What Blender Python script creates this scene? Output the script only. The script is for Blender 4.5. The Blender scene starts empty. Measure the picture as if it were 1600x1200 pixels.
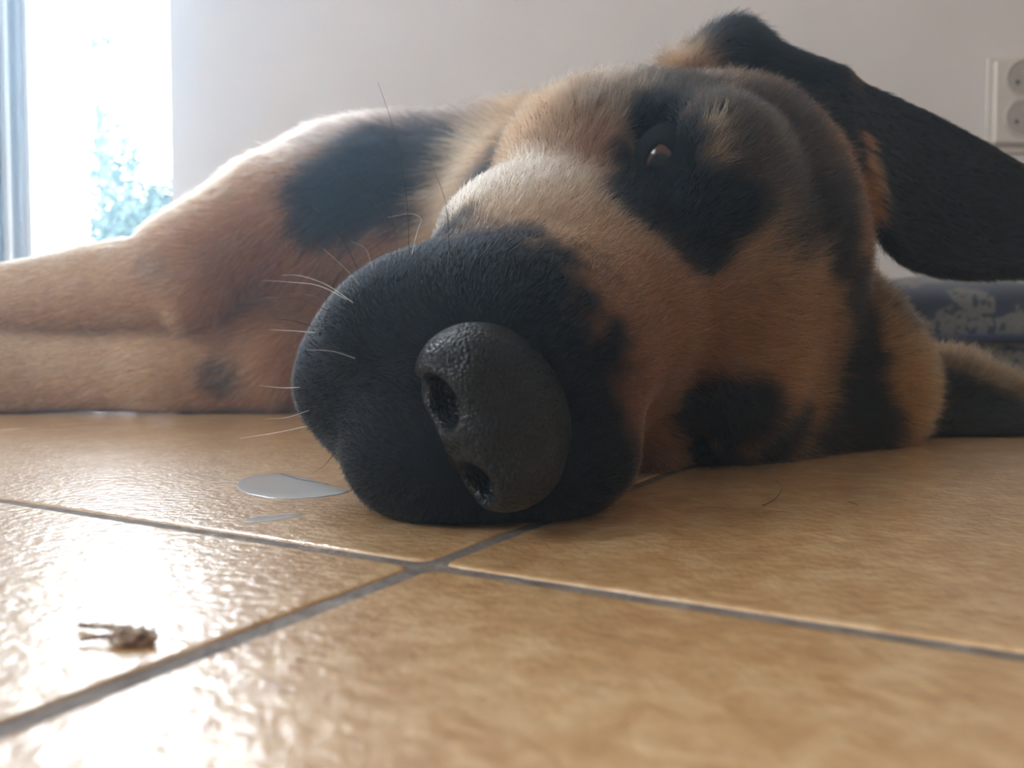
import bpy, bmesh, math, random
import numpy as np
from mathutils import Vector, Matrix, kdtree, noise as mnoise
from mathutils.bvhtree import BVHTree

FUR = True
rng = np.random.default_rng(7)
random.seed(7)
sc = bpy.context.scene
C = sc.collection

# ------------------------------------------------------------------ camera
FPX = 1350.0                      # focal length in pixels of the 1600 wide frame
HC = 0.048                        # lens height above the floor
PITCH = math.atan(60.0 / FPX)     # looking slightly down
cam = bpy.data.cameras.new('camera')
camo = bpy.data.objects.new('camera', cam)
C.objects.link(camo)
cam.sensor_width = 36.0
cam.lens = 36.0 * FPX / 1600.0
cam.clip_start = 0.01
cam.clip_end = 200.0
camo.location = (0, 0, HC)
camo.rotation_euler = (math.pi / 2 - PITCH, 0, 0)
cam.dof.use_dof = True
cam.dof.focus_distance = 0.275
cam.dof.aperture_fstop = 15.0
sc.camera = camo

# ------------------------------------------------------------------ world, exposure
SKY = 23.0
w = bpy.data.worlds.new('sky')
sc.world = w
w.use_nodes = True
bg = w.node_tree.nodes['Background']
bg.inputs['Color'].default_value = (0.77, 0.90, 1.04, 1)
bg.inputs['Strength'].default_value = SKY
sc.view_settings.view_transform = 'Standard'
sc.view_settings.look = 'None'
sc.view_settings.gamma = 1.0
sc.view_settings.use_curve_mapping = False
sc.view_settings.exposure = 0.20
sc.cycles.use_denoising = True
sc.cycles.max_bounces = 10
sc.cycles.diffuse_bounces = 5
sc.cycles.glossy_bounces = 4
sc.cycles.transmission_bounces = 6
sc.cycles.volume_bounces = 1
sc.cycles.sample_clamp_indirect = 8.0
sc.cycles_curves.shape = 'RIBBONS'
sc.cycles_curves.subdivisions = 2


def portal(name, loc, rot, sx, sy):
    l = bpy.data.lights.new(name, 'AREA')
    l.shape = 'RECTANGLE'
    l.size = sx
    l.size_y = sy
    l.cycles.is_portal = True
    o = bpy.data.objects.new(name, l)
    o.location = loc
    o.rotation_euler = rot
    C.objects.link(o)


WY = 1.30                       # back wall plane
OX0, OX1, OZ1 = -0.722, -0.508, 2.2
WY0, WY1, WZ0, WZ1 = -1.15, 0.05, 0.95, 1.78   # unseen side window, added for fill light
FY = -2.2
portal('daylight_portal_door', ((OX0 + OX1) / 2, WY + 0.19, OZ1 / 2), (-math.pi / 2, 0, 0), OX1 - OX0, OZ1)
portal('daylight_portal_fill_window', (-2.2 - 0.19, (WY0 + WY1) / 2, (WZ0 + WZ1) / 2), (0, -math.pi / 2, 0), WZ1 - WZ0, WY1 - WY0)

# ------------------------------------------------------------------ helpers
cp, sp = math.cos(PITCH), math.sin(PITCH)
CF = np.array([0, cp, -sp])
CU = np.array([0, sp, cp])
CX = np.array([1.0, 0, 0])


def P(px, py, depth):
    """world point of the sight line through a photograph pixel at a given distance along the lens axis"""
    return np.array([0, 0, HC]) + depth * (CF + (px - 800) / FPX * CX + (600 - py) / FPX * CU)


def FL(px, py):
    """world point on the floor"""
    d = CF + (px - 800) / FPX * CX + (600 - py) / FPX * CU
    return np.array([0, 0, HC]) + d * (-HC / d[2])


def tag(o, label=None, cat=None, group=None, kind=None):
    if label: o['label'] = label
    if cat: o['category'] = cat
    if group: o['group'] = group
    if kind: o['kind'] = kind
    return o


def link(name, me, mat=None, parent=None):
    o = bpy.data.objects.new(name, me)
    if mat is not None:
        me.materials.append(mat)
    C.objects.link(o)
    if parent is not None:
        o.parent = parent
    return o


def from_bm(name, bm, mat=None, parent=None, smooth=False):
    me = bpy.data.meshes.new(name)
    bmesh.ops.recalc_face_normals(bm, faces=bm.faces)
    bm.to_mesh(me)
    bm.free()
    if smooth:
        me.polygons.foreach_set('use_smooth', [True] * len(me.polygons))
    return link(name, me, mat, parent)


def add_box(bm, lo, hi):
    x0, y0, z0 = lo
    x1, y1, z1 = hi
    v = [bm.verts.new(p) for p in ((x0, y0, z0), (x1, y0, z0), (x1, y1, z0), (x0, y1, z0),
                                   (x0, y0, z1), (x1, y0, z1), (x1, y1, z1), (x0, y1, z1))]
    for f in ((0, 3, 2, 1), (4, 5, 6, 7), (0, 1, 5, 4), (1, 2, 6, 5), (2, 3, 7, 6), (3, 0, 4, 7)):
        bm.faces.new([v[i] for i in f])
    return v


def box_obj(name, lo, hi, mat, parent=None, bevel=0.0, seg=2):
    bm = bmesh.new()
    add_box(bm, lo, hi)
    if bevel > 0:
        bmesh.ops.bevel(bm, geom=bm.edges[:], offset=bevel, segments=seg, affect='EDGES', profile=0.5)
    return from_bm(name, bm, mat, parent)


class Mat:
    def __init__(s, name):
        s.m = bpy.data.materials.new(name)
        s.m.use_nodes = True
        s.nt = s.m.node_tree
        s.b = s.nt.nodes['Principled BSDF']

    def n(s, t, **kw):
        nd = s.nt.nodes.new(t)
        for k, v in kw.items():
            if k.startswith('i_'):
                nd.inputs[k[2:].replace('_', ' ')].default_value = v
            else:
                setattr(nd, k, v)
        return nd

    def l(s, a, ao, b, bi):
        s.nt.links.new(a.outputs[ao], b.inputs[bi])

    def ramp(s, src, out, stops):
        r = s.n('ShaderNodeValToRGB')
        els = r.color_ramp.elements
        while len(els) < len(stops):
            els.new(0.5)
        for e, (p, c) in zip(els, stops):
            e.position = p
            e.color = (*c, 1) if len(c) == 3 else c
        s.l(src, out, r, 'Fac')
        return r

    def bump(s, src, out, strength, dist):
        b = s.n('ShaderNodeBump')
        b.inputs['Strength'].default_value = strength
        b.inputs['Distance'].default_value = dist
        s.l(src, out, b, 'Height')
        s.l(b, 'Normal', s.b, 'Normal')
        return b

    def noise(s, scale, detail=4, rough=0.55, coord='Object', dist=0.0):
        tc = s.n('ShaderNodeTexCoord')
        nz = s.n('ShaderNodeTexNoise')
        nz.inputs['Scale'].default_value = scale
        nz.inputs['Detail'].default_value = detail
        nz.inputs['Roughness'].default_value = rough
        nz.inputs['Distortion'].default_value = dist
        s.l(tc, coord, nz, 'Vector')
        return nz


def plain(name, col, rough=0.5, spec=0.5, bump=None):
    m = Mat(name)
    m.b.inputs['Base Color'].default_value = (*col, 1)
    m.b.inputs['Roughness'].default_value = rough
    m.b.inputs['Specular IOR Level'].default_value = spec
    if bump:
        nz = m.noise(bump[0])
        m.bump(nz, 'Fac', bump[1], bump[2])
    return m.m


# ------------------------------------------------------------------ materials of the room
def wall_material():
    m = Mat('plaster')
    nz = m.noise(6.0, 5)
    r = m.ramp(nz, 'Fac', [(0.3, (0.72, 0.70, 0.69)), (0.7, (0.78, 0.76, 0.75))])
    m.l(r, 'Color', m.b, 'Base Color')
    m.b.inputs['Roughness'].default_value = 0.85
    n2 = m.noise(160.0, 3)
    m.bump(n2, 'Fac', 0.25, 0.002)
    return m.m


def tile_material():
    m = Mat('terracotta_glaze')
    tc = m.n('ShaderNodeTexCoord')
    oi = m.n('ShaderNodeObjectInfo')
    add = m.n('ShaderNodeVectorMath', operation='MULTIPLY_ADD')
    m.l(oi, 'Random', add, 0)
    add.inputs[1].default_value = (7.3, 3.1, 5.7)
    m.l(tc, 'Object', add, 2)

    def nz(scale, detail, rough=0.55, dist=0.0):
        n = m.n('ShaderNodeTexNoise')
        n.inputs['Scale'].default_value = scale
        n.inputs['Detail'].default_value = detail
        n.inputs['Roughness'].default_value = rough
        n.inputs['Distortion'].default_value = dist
        m.l(add, 'Vector', n, 'Vector')
        return n
    big = nz(28, 3)
    mid = nz(130, 5, 0.6, 0.4)
    fin = nz(600, 3)
    mx = m.n('ShaderNodeMath', operation='MULTIPLY_ADD')
    m.l(big, 'Fac', mx, 0)
    mx.inputs[1].default_value = 0.45
    m.l(mid, 'Fac', mx, 2)
    mx2 = m.n('ShaderNodeMath', operation='MULTIPLY_ADD')
    m.l(fin, 'Fac', mx2, 0)
    mx2.inputs[1].default_value = 0.15
    m.l(mx, 'Value', mx2, 2)
    r = m.ramp(mx2, 'Value', [(0.58, (0.49, 0.260, 0.100)), (0.80, (0.60, 0.355, 0.155)), (1.02, (0.72, 0.48, 0.25))])
    m.l(r, 'Color', m.b, 'Base Color')
    rr = m.n('ShaderNodeMapRange')
    m.l(mid, 'Fac', rr, 'Value')
    rr.inputs['To Min'].default_value = 0.34
    rr.inputs['To Max'].default_value = 0.46
    m.l(rr, 'Result', m.b, 'Roughness')
    m.b.inputs['Specular IOR Level'].default_value = 0.6
    m.b.inputs['Coat Weight'].default_value = 1.0
    m.b.inputs['Coat Roughness'].default_value = 0.22
    hb = m.n('ShaderNodeMath', operation='MULTIPLY_ADD')
    w2 = nz(330, 3)
    m.l(w2, 'Fac', hb, 0)
    hb.inputs[1].default_value = 0.8
    m.l(big, 'Fac', hb, 2)
    bn = m.bump(hb, 'Value', 0.55, 0.0011)
    m.l(bn, 'Normal', m.b, 'Coat Normal')
    return m.m


def grout_material():
    m = Mat('grout')
    nz = m.noise(140.0, 5)
    r = m.ramp(nz, 'Fac', [(0.35, (0.13, 0.10, 0.085)), (0.62, (0.21, 0.175, 0.15)), (0.78, (0.45, 0.42, 0.38))])
    m.l(r, 'Color', m.b, 'Base Color')
    m.b.inputs['Roughness'].default_value = 0.75
    m.bump(nz, 'Fac', 0.8, 0.002)
    return m.m


M_wall = wall_material()
M_white = plain('white_paint', (0.80, 0.80, 0.79), 0.6, bump=(90, 0.15, 0.001))
M_tile = tile_material()
M_grout = grout_material()
M_brown = plain('dark_brown_wood', (0.045, 0.026, 0.018), 0.4, bump=(60, 0.2, 0.001))
M_gasket = plain('white_gasket', (0.75, 0.78, 0.80), 0.4, bump=(200, 0.1, 0.0005))
M_greyseal = plain('grey_seal', (0.22, 0.21, 0.21), 0.6, bump=(200, 0.1, 0.0005))

# ------------------------------------------------------------------ room shell
RX0, RX1, RZ1 = -2.2, 2.4, 2.5
TH = 0.17


def struct(name, boxes, mat):
    bm = bmesh.new()
    for lo, hi in boxes:
        add_box(bm, lo, hi)
    o = from_bm(name, bm, mat)
    o['kind'] = 'structure'
    return o


o = struct('wall_back', [((OX1, WY, -0.05), (RX1, WY + TH, RZ1)),
                         ((RX0, WY, -0.05), (OX0, WY + TH, RZ1)),
                         ((OX0, WY, OZ1), (OX1, WY + TH, RZ1))], M_wall)
tag(o, 'pale grey plaster wall behind the dog')
tag(struct('wall_front', [((RX0, FY - TH, -0.05), (RX1, FY, RZ1))], M_wall), 'plain plaster wall facing the dog')
o = struct('wall_left', [((RX0 - TH, FY - TH, -0.05), (RX0, WY0, RZ1)),
                         ((RX0 - TH, WY1, -0.05), (RX0, WY + TH, RZ1)),
                         ((RX0 - TH, WY0, -0.05), (RX0, WY1, WZ0)),
                         ((RX0 - TH, WY0, WZ1), (RX0, WY1, RZ1))], M_wall)
tag(o, 'plaster side wall with an opening for the added fill window')
tag(struct('wall_right', [((RX1, FY - TH, -0.05), (RX1 + TH, WY + TH, RZ1))], M_wall), 'plain plaster side wall beyond the power socket')
tag(struct('ceiling', [((RX0 - TH, FY - TH, RZ1), (RX1 + TH, WY + TH, RZ1 + TH))], M_white), 'white painted ceiling above the room')

# balcony door opening: white lining, brown casing with light gasket
o = struct('door_1', [((OX0 - 0.002, WY - 0.001, 0.0), (OX0 + 0.006, WY + TH + 0.002, OZ1)),
                      ((OX0, WY - 0.001, OZ1 - 0.006), (OX1, WY + TH, OZ1 + 0.002))], M_white)
tag(o, 'white reveal of the open balcony door beside the wall')
cas = bpy.data.objects.new('trim_1', None)
C.objects.link(cas)
tag(cas, 'dark brown wooden door casing with a pale gasket strip', kind='structure')
box_obj('casing_post', (-0.93, WY - 0.045, 0.0), (-0.748, WY, OZ1 + 0.05), M_brown, cas, 0.004)
box_obj('gasket', (-0.748, WY - 0.022, 0.0), (-0.738, WY, OZ1 + 0.02), M_gasket, cas, 0.002)
box_obj('seal', (-0.738, WY - 0.012, 0.0), (-0.726, WY, OZ1 + 0.01), M_greyseal, cas, 0.002)

# frame of the unseen side window added for fill light
wf = bpy.data.objects.new('fill_window_1', None)
C.objects.link(wf)
tag(wf, 'white framed unseen side window added to give the room fill light', kind='structure')
for (a, b) in (((WY0, WZ0), (WY0 + 0.04, WZ1)), ((WY1 - 0.04, WZ0), (WY1, WZ1)), ((WY0, WZ0), (WY1, WZ0 + 0.04)), ((WY0, WZ1 - 0.04), (WY1, WZ1))):
    box_obj('fill_window_frame', (RX0 - 0.10, a[0], a[1]), (RX0 - 0.05, b[0], b[1]), M_white, wf, 0.004)

# ------------------------------------------------------------------ tiled floor
XC = FL(668, 882)                       # joint crossing seen in front of the muzzle
da = FL(1600, 1018) - FL(0, 775)
ang = math.atan2(da[1], da[0])          # one joint direction
db = FL(1060, 728) - FL(0, 1132)
angb = math.atan2(db[1], db[0]) - math.pi / 2
ang = 0.5 * (ang + angb)
ua = np.array([math.cos(ang), math.sin(ang), 0])
ub = np.array([-math.sin(ang), math.cos(ang), 0])
TS, GW = 0.385, 0.0046
floor = struct('floor', [((RX0 - TH, FY - TH, -0.06), (RX1 + TH, WY + TH + 0.02, -0.00055))], M_grout)
tag(floor, 'terracotta coloured tiled floor with grey joints')


def tile_mesh():
    s = (TS - GW) / 2
    bm = bmesh.new()
    prof = [(0.0, -0.010), (0.0, -0.0006), (0.0002, -0.0003), (0.0006, -0.0001), (0.0016, 0.0)]
    rings = []
    for ins, z in prof:
        a = s - ins
        rr = 0.003
        ring = []
        for cx, cy, a0 in ((1, 1, 0), (-1, 1, 90), (-1, -1, 180), (1, -1, 270)):
            for k in range(3):
                t = math.radians(a0 + 45 * k)
                ring.append(bm.verts.new((cx * (a - rr) + rr * math.cos(t), cy * (a - rr) + rr * math.sin(t), z)))
        rings.append(ring)
    n = len(rings[0])
    for r0, r1 in zip(rings, rings[1:]):
        for i in range(n):
            f = bm.faces.new((r0[i], r0[(i + 1) % n], r1[(i + 1) % n], r1[i]))
            f.smooth = True
    bm.faces.new(rings[-1])
    me = bpy.data.meshes.new('tile')
    bmesh.ops.recalc_face_normals(bm, faces=bm.faces)
    bm.to_mesh(me)
    bm.free()
    me.materials.append(M_tile)
    return me


tme = tile_mesh()
for i in range(-9, 10):
    for j in range(-9, 10):
        c = XC + ua * TS * (i + 0.5) + ub * TS * (j + 0.5)
        if not (RX0 + 0.02 < c[0] < RX1 - 0.02 and FY + 0.02 < c[1] < WY + 0.02):
            continue
        t = bpy.data.objects.new('tile', tme)
        C.objects.link(t)
        t.parent = floor
        t.location = (c[0], c[1], 0)
        t.rotation_euler = (random.uniform(-.0006, .0006), random.uniform(-.0006, .0006), ang + math.pi / 2 * random.randrange(4))

# ------------------------------------------------------------------ implicit surfaces
BIG = 0.06


class Field:
    def __init__(s, xs, ys, zs):
        s.xs, s.ys, s.zs = (np.asarray(a, np.float32) for a in (xs, ys, zs))
        s.f = np.full((len(xs), len(ys), len(zs)), BIG, np.float32)

    def box(s, lo, hi, m):
        r = []
        for a, l, h in zip((s.xs, s.ys, s.zs), lo, hi):
            i0 = int(np.searchsorted(a, l - m))
            i1 = int(np.searchsorted(a, h + m))
            r.append(slice(i0, max(i1, i0)))
        return tuple(r)

    def pts(s, sl):
        return np.meshgrid(s.xs[sl[0]], s.ys[sl[1]], s.zs[sl[2]], indexing='ij', sparse=True)

    @staticmethod
    def smin(a, b, k):
        h = np.maximum(k - np.abs(a - b), 0) / k
        return np.minimum(a, b) - h * h * k * 0.25

    @staticmethod
    def smax(a, b, k):
        return -Field.smin(-a, -b, k)

    def put(s, sl, d, k, op):
        if op == 'add':
            s.f[sl] = s.smin(s.f[sl], d, k)
        else:
            s.f[sl] = s.smax(s.f[sl], -d, k)

    def ell(s, c, r, M=None, k=0.015, op='add'):
        """ellipsoid, M rows are its axes"""
        c = np.asarray(c, float)
        M = np.eye(3) if M is None else np.asarray(M, float)
        ext = np.sqrt(((M * np.asarray(r)[:, None]) ** 2).sum(0))
        sl = s.box(c - ext, c + ext, BIG if op == 'add' else 0.02)
        X, Y, Z = s.pts(sl)
        X, Y, Z = X - np.float32(c[0]), Y - np.float32(c[1]), Z - np.float32(c[2])
        k0 = 0
        k1 = 0
        for a in range(3):
            u = (X * np.float32(M[a][0]) + Y * np.float32(M[a][1]) + Z * np.float32(M[a][2])) / np.float32(r[a])
            k0 = k0 + u * u
            k1 = k1 + (u / np.float32(r[a])) ** 2
        k0 = np.sqrt(k0)
        k1 = np.sqrt(k1) + 1e-9
        s.put(sl, k0 * (k0 - 1) / k1, k, op)

    def cone(s, a, b, ra, rb, k=0.015, op='add'):
        """capsule with linearly changing radius"""
        a, b = np.asarray(a, float), np.asarray(b, float)
        R = max(ra, rb)
        sl = s.box(np.minimum(a, b) - R, np.maximum(a, b) + R, BIG if op == 'add' else 0.02)
        X, Y, Z = s.pts(sl)
        d = b - a
        L2 = float(d @ d)
        t = ((X - np.float32(a[0])) * np.float32(d[0]) + (Y - np.float32(a[1])) * np.float32(d[1]) + (Z - np.float32(a[2])) * np.float32(d[2])) / np.float32(L2)
        t = np.clip(t, 0, 1)
        q = (X - a[0] - t * d[0]) ** 2 + (Y - a[1] - t * d[1]) ** 2 + (Z - a[2] - t * d[2]) ** 2
        s.put(sl, (np.sqrt(q) - (ra + (rb - ra) * t)).astype(np.float32), k, op)

    def chain(s, pts, k=0.015, op='add'):
        for (a, ra), (b, rb) in zip(pts, pts[1:]):
            s.cone(a, b, ra, rb, k, op)

    def sheet(s, pts, thick, k=0.01):
        """thickened sampled surface: pts (n,3), thick (n,)"""
        kd = kdtree.KDTree(len(pts))
        for i, p in enumerate(pts):
            kd.insert(p, i)
        kd.balance()
        m = 0.014
        sl = s.box(pts.min(0), pts.max(0), m)
        X, Y, Z = (g.astype(float) for g in s.pts(sl))
        shp = np.broadcast_shapes(X.shape, Y.shape, Z.shape)
        G = np.stack([np.broadcast_to(g, shp).ravel() for g in (X, Y, Z)], 1)
        d = np.full(len(G), BIG, np.float32)
        # coarse cull through an occupancy grid
        cell = 0.012
        base = pts.min(0) - 0.03
        occ = set()
        for q in np.unique(((pts - base) / cell).astype(int), axis=0):
            for dx in (-1, 0, 1):
                for dy in (-1, 0, 1):
                    for dz in (-1, 0, 1):
                        occ.add((q[0] + dx, q[1] + dy, q[2] + dz))
        gi = ((G - base) / cell).astype(int)
        key = gi[:, 0] * 1000000 + gi[:, 1] * 1000 + gi[:, 2]
        ok = np.isin(key, np.array([a * 1000000 + b * 1000 + c for a, b, c in occ]))
        find = kd.find
        for i in np.nonzero(ok)[0]:
            _, j, dist = find(G[i])
            d[i] = dist - thick[j]
        s.put(sl, d.reshape(shp), k, 'add')

    def mesh(s):
        """surface nets"""
        f = s.f
        ins = f < 0
        nx, ny, nz = f.shape
        c = np.zeros((nx - 1, ny - 1, nz - 1), np.int8)
        for dx in (0, 1):
            for dy in (0, 1):
                for dz in (0, 1):
                    c += ins[dx:nx - 1 + dx, dy:ny - 1 + dy, dz:nz - 1 + dz]
        act = np.nonzero((c > 0) & (c < 8))
        I, J, K = act
        n = len(I)
        vid = np.full(c.shape, -1, np.int32)
        vid[act] = np.arange(n)
        acc = np.zeros((n, 3))
        cnt = np.zeros(n)
        corners = [(dx, dy, dz) for dx in (0, 1) for dy in (0, 1) for dz in (0, 1)]
        ax = (s.xs, s.ys, s.zs)
        for a in range(8):
            for b in range(a + 1, 8):
                ca, cb = corners[a], corners[b]
                if sum(abs(p - q) for p, q in zip(ca, cb)) != 1:
                    continue
                fa = f[I + ca[0], J + ca[1], K + ca[2]]
                fb = f[I + cb[0], J + cb[1], K + cb[2]]
                m = (fa < 0) != (fb < 0)
                t = np.where(m, fa / np.where(m, fa - fb, 1), 0)
                for d_, (idx) in enumerate((I, J, K)):
                    pa = ax[d_][idx + ca[d_]]
                    pb = ax[d_][idx + cb[d_]]
                    acc[:, d_] += np.where(m, pa + (pb - pa) * t, 0)
                cnt += m
        V = acc / cnt[:, None]
        faces = []
        for d_ in range(3):
            sa = [slice(None)] * 3
            sb = [slice(None)] * 3
            sa[d_] = slice(0, -1)
            sb[d_] = slice(1, None)
            A, B_ = ins[tuple(sa)], ins[tuple(sb)]
            e = np.nonzero(A != B_)
            o1, o2 = [(1, 2), (2, 0), (0, 1)][d_]
            e = np.stack(e, 1)
            ok = (e[:, o1] > 0) & (e[:, o2] > 0) & (e[:, o1] < f.shape[o1] - 1) & (e[:, o2] < f.shape[o2] - 1)
            e = e[ok]
            q = []
            for s1, s2 in ((-1, -1), (0, -1), (0, 0), (-1, 0)):
                x = e.copy()
                x[:, o1] += s1
                x[:, o2] += s2
                q.append(vid[x[:, 0], x[:, 1], x[:, 2]])
            q = np.stack(q, 1)
            inside_first = A[e[:, 0], e[:, 1], e[:, 2]]
            q[~inside_first] = q[~inside_first][:, ::-1]
            faces.append(q)
        return V, np.concatenate(faces)


def smooth_mesh(V, F, it, lam=0.5, keep=None):
    e = np.concatenate([F[:, [0, 1]], F[:, [1, 2]], F[:, [2, 3]], F[:, [3, 0]]])
    e = np.concatenate([e, e[:, ::-1]])
    n = len(V)
    deg = np.bincount(e[:, 0], minlength=n).astype(float)
    for k in range(it):
        for l_ in (lam, -lam * 1.04):
            s_ = np.stack([np.bincount(e[:, 0], V[e[:, 1], a], minlength=n) for a in range(3)], 1) / deg[:, None]
            V = V + l_ * (s_ - V)
    return V


def mesh_obj(name, V, F, mat, parent=None):
    me = bpy.data.meshes.new(name)
    me.vertices.add(len(V))
    me.vertices.foreach_set('co', V.astype(np.float32).ravel())
    nf = len(F)
    k = F.shape[1]
    me.loops.add(nf * k)
    me.loops.foreach_set('vertex_index', F.astype(np.int32).ravel())
    me.polygons.add(nf)
    me.polygons.foreach_set('loop_start', np.arange(0, nf * k, k, dtype=np.int32))
    me.update(calc_edges=True)
    me.polygons.foreach_set('use_smooth', np.ones(nf, bool))
    return link(name, me, mat, parent)


def grid_axis(lo, hi, f0, f1, fine, coarse):
    a = list(np.arange(f0, f1, fine))
    x, st = f0, fine
    left = []
    while x > lo:
        st = min(st * 1.12, coarse)
        x -= st
        left.append(x)
    x, st = a[-1], fine
    right = []
    while x < hi:
        st = min(st * 1.12, coarse)
        x += st
        right.append(x)
    return np.array(left[::-1] + a + right)


# ------------------------------------------------------------------ the dog
NT = P(742, 615, 0.21)                         # centre of the nose
EM = np.array([0.070, 0.345, 0.0735])          # between the eyes
HB = EM - NT
HB /= np.linalg.norm(HB)                       # towards the back of the head
HR = np.array([-0.196, -0.206, 0.96])
HR -= HB * (HR @ HB)
HR /= np.linalg.norm(HR)                       # the dog's right (upwards here)
HD = np.cross(HB, HR)                          # towards the top of the skull
HM = np.stack([HB, HD, HR])


def H(b, d, l):
    return NT + b * HB + d * HD + l * HR


def toH(p):
    return (np.asarray(p) - NT) @ HM.T


fld = Field(grid_axis(-0.66, 0.46, -0.09, 0.335, 0.0022, 0.006),
            grid_axis(0.17, 1.27, 0.19, 0.50, 0.0022, 0.006),
            grid_axis(-0.012, 0.285, 0.0, 0.20, 0.0024, 0.004))


def hell(b, d, l, rb, rd, rl, k=0.02, op='add', rot=None):
    fld.ell(H(b, d, l), (rb, rd, rl), HM if rot is None else rot @ HM, k, op)


# body in world space: chest, belly, hips
fld.ell((0.035, 0.74, 0.110), (0.128, 0.17, 0.116), k=0.03)
fld.chain([((0.05, 0.72, 0.108), 0.108), ((0.11, 0.88, 0.102), 0.10), ((0.15, 1.03, 0.095), 0.09)], 0.05)
# neck
fld.chain([(H(0.235, -0.02, 0.0), 0.066), ((0.055, 0.53, 0.095), 0.080), ((0.02, 0.66, 0.115), 0.098)], 0.04)
# brisket
fld.ell((-0.105, 0.69, 0.070), (0.115, 0.072, 0.072), k=0.04)
# lower foreleg
fld.chain([(P(430, 560, 0.63), 0.044), (P(280, 573, 0.63), 0.0350), (P(0, 573, 0.63), 0.0350), (P(-130, 588, 0.63), 0.029), (P(-260, 600, 0.63), 0.021)], 0.025)
# upper foreleg: shoulder, upper arm, elbow, forearm
fld.chain([((-0.02, 0.66, 0.140), 0.066), (P(430, 350, 0.63), 0.044)], 0.035)
fld.ell(P(590, 305, 0.66), (0.090, 0.052, 0.056), k=0.03)
fld.chain([(P(430, 350, 0.63), 0.044), (P(300, 415, 0.605), 0.039)], 0.010)
fld.chain([(P(300, 432, 0.597), 0.034), (P(150, 446, 0.606), 0.0275), (P(0, 463, 0.608), 0.0215), (P(-150, 480, 0.60), 0.017), (P(-250, 500, 0.60), 0.019)], 0.0045)
fld.cone(P(285, 445, 0.580), P(277, 500, 0.578), 0.016, 0.006, 0.010)
# paws
for (x, y, z, r) in ((-0.56, 0.60, 0.062, 0.02), (-0.60, 0.63, 0.024, 0.022)):
    for s in (-1.5, -0.5, 0.5, 1.5):
        fld.cone((x + 0.02, y + 0.008 * s, z), (x - 0.028 - 0.006 * (abs(s) < 1), y + 0.012 * s, z - 0.004), r * 0.62, r * 0.5, 0.006)
fld.cone(P(-250, 500, 0.60), (-0.56, 0.60, 0.062), 0.019, 0.019, 0.02)
fld.cone(P(-260, 600, 0.63), (-0.60, 0.63, 0.024), 0.021, 0.021, 0.02)
# hind legs and tail, behind the chest
for z, yo in ((0.115, 0.0), (0.045, 0.02)):
    fld.chain([((0.14, 1.04, z), 0.075), ((-0.02, 1.05 + yo, z), 0.055), ((-0.10, 1.10 + yo, z * 0.8), 0.034), ((-0.20, 1.04 + yo, z * 0.6 + 0.006), 0.025), ((-0.30, 1.04 + yo, z * 0.55 + 0.006), 0.022)], 0.03)
fld.chain([((0.19, 1.10, 0.07), 0.035), ((0.22, 1.19, 0.035), 0.028), ((0.10, 1.235, 0.026), 0.022), ((-0.05, 1.24, 0.022), 0.014)], 0.02)

# head
hell(0.205, -0.005, 0.0, 0.082, 0.052, 0.076, 0.02)        # skull
hell(0.240, 0.003, 0.004, 0.055, 0.047, 0.072, 0.02)
for s in (1, -1):
    hell(0.182, -0.036, 0.045 * s, 0.060, 0.043, 0.040, 0.02)     # cheeks
    hell(0.162, 0.018, 0.042 * s, 0.032, 0.020, 0.024, 0.018)     # brows
    hell(0.110, -0.034, 0.030 * s, 0.050, 0.032, 0.025, 0.02)     # side of the muzzle
    hell(0.048, -0.042, 0.014 * s - 0.004, 0.042, 0.034, 0.025, 0.012)    # flews
hell(0.095, -0.014, 0.0, 0.085, 0.035, 0.035, 0.02)        # bridge
hell(0.046, -0.012, -0.007, 0.040, 0.032, 0.034, 0.015)
fld.chain([(H(0.034, -0.064, -0.004), 0.022), (H(0.10, -0.062, 0.0), 0.026), (H(0.19, -0.055, 0), 0.043)], 0.010)
fld.ell(P(820, 718, 0.250), (0.032, 0.028, 0.0195), k=0.015)
fld.ell(P(690, 722, 0.245), (0.026, 0.024, 0.0180), k=0.012)
# cheek pressed on the floor, nape behind it
fld.chain([(P(1005, 690, 0.338), 0.016), (P(1130, 655, 0.385), 0.032), (P(1310, 600, 0.432), 0.042)], 0.02)
fld.chain([(P(1275, 550, 0.440), 0.044), (P(1380, 600, 0.480), 0.022), (P(1480, 615, 0.49), 0.0195), (P(1660, 652, 0.50), 0.011)], 0.014)
fld.chain([(P(1335, 560, 0.440), 0.020), (P(1385, 605, 0.450), 0.012)], 0.012)
# ear root (upper side)
fld.chain([(P(1080, 135, 0.425), 0.016), (P(1145, 88, 0.428), 0.0125), (P(1290, 140, 0.43), 0.011)], 0.016)


def patch(rows, th, nu=90, nv=60):
    """smooth surface through rows of (px, py, depth)"""
    G = np.array([[P(*c) if len(c) == 3 and c[0] > 3 else np.array(c) for c in r] for r in rows])

    def interp(A, t):
        n = len(A)
        x = t * (n - 1)
        i = np.clip(np.floor(x).astype(int), 0, n - 2)
        u = (x - i)
        g = lambda k: A[np.clip(k, 0, n - 1)]
        p0, p1, p2, p3 = g(i - 1), g(i), g(i + 1), g(i + 2)
        u = u.reshape((-1,) + (1,) * (A.ndim - 1))
        return 0.5 * (2 * p1 + (p2 - p0) * u + (2 * p0 - 5 * p1 + 4 * p2 - p3) * u * u + (3 * p1 - p0 - 3 * p2 + p3) * u ** 3)
    tu, tv = np.linspace(0, 1, nu), np.linspace(0, 1, nv)
    A = interp(G, tu)
    A = np.swapaxes(interp(np.swapaxes(A, 0, 1), tv), 0, 1)
    uu, vv = np.meshgrid(tu, tv, indexing='ij')
    T = th * np.ones_like(uu)
    return A.reshape(-1, 3), T.ravel()


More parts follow.
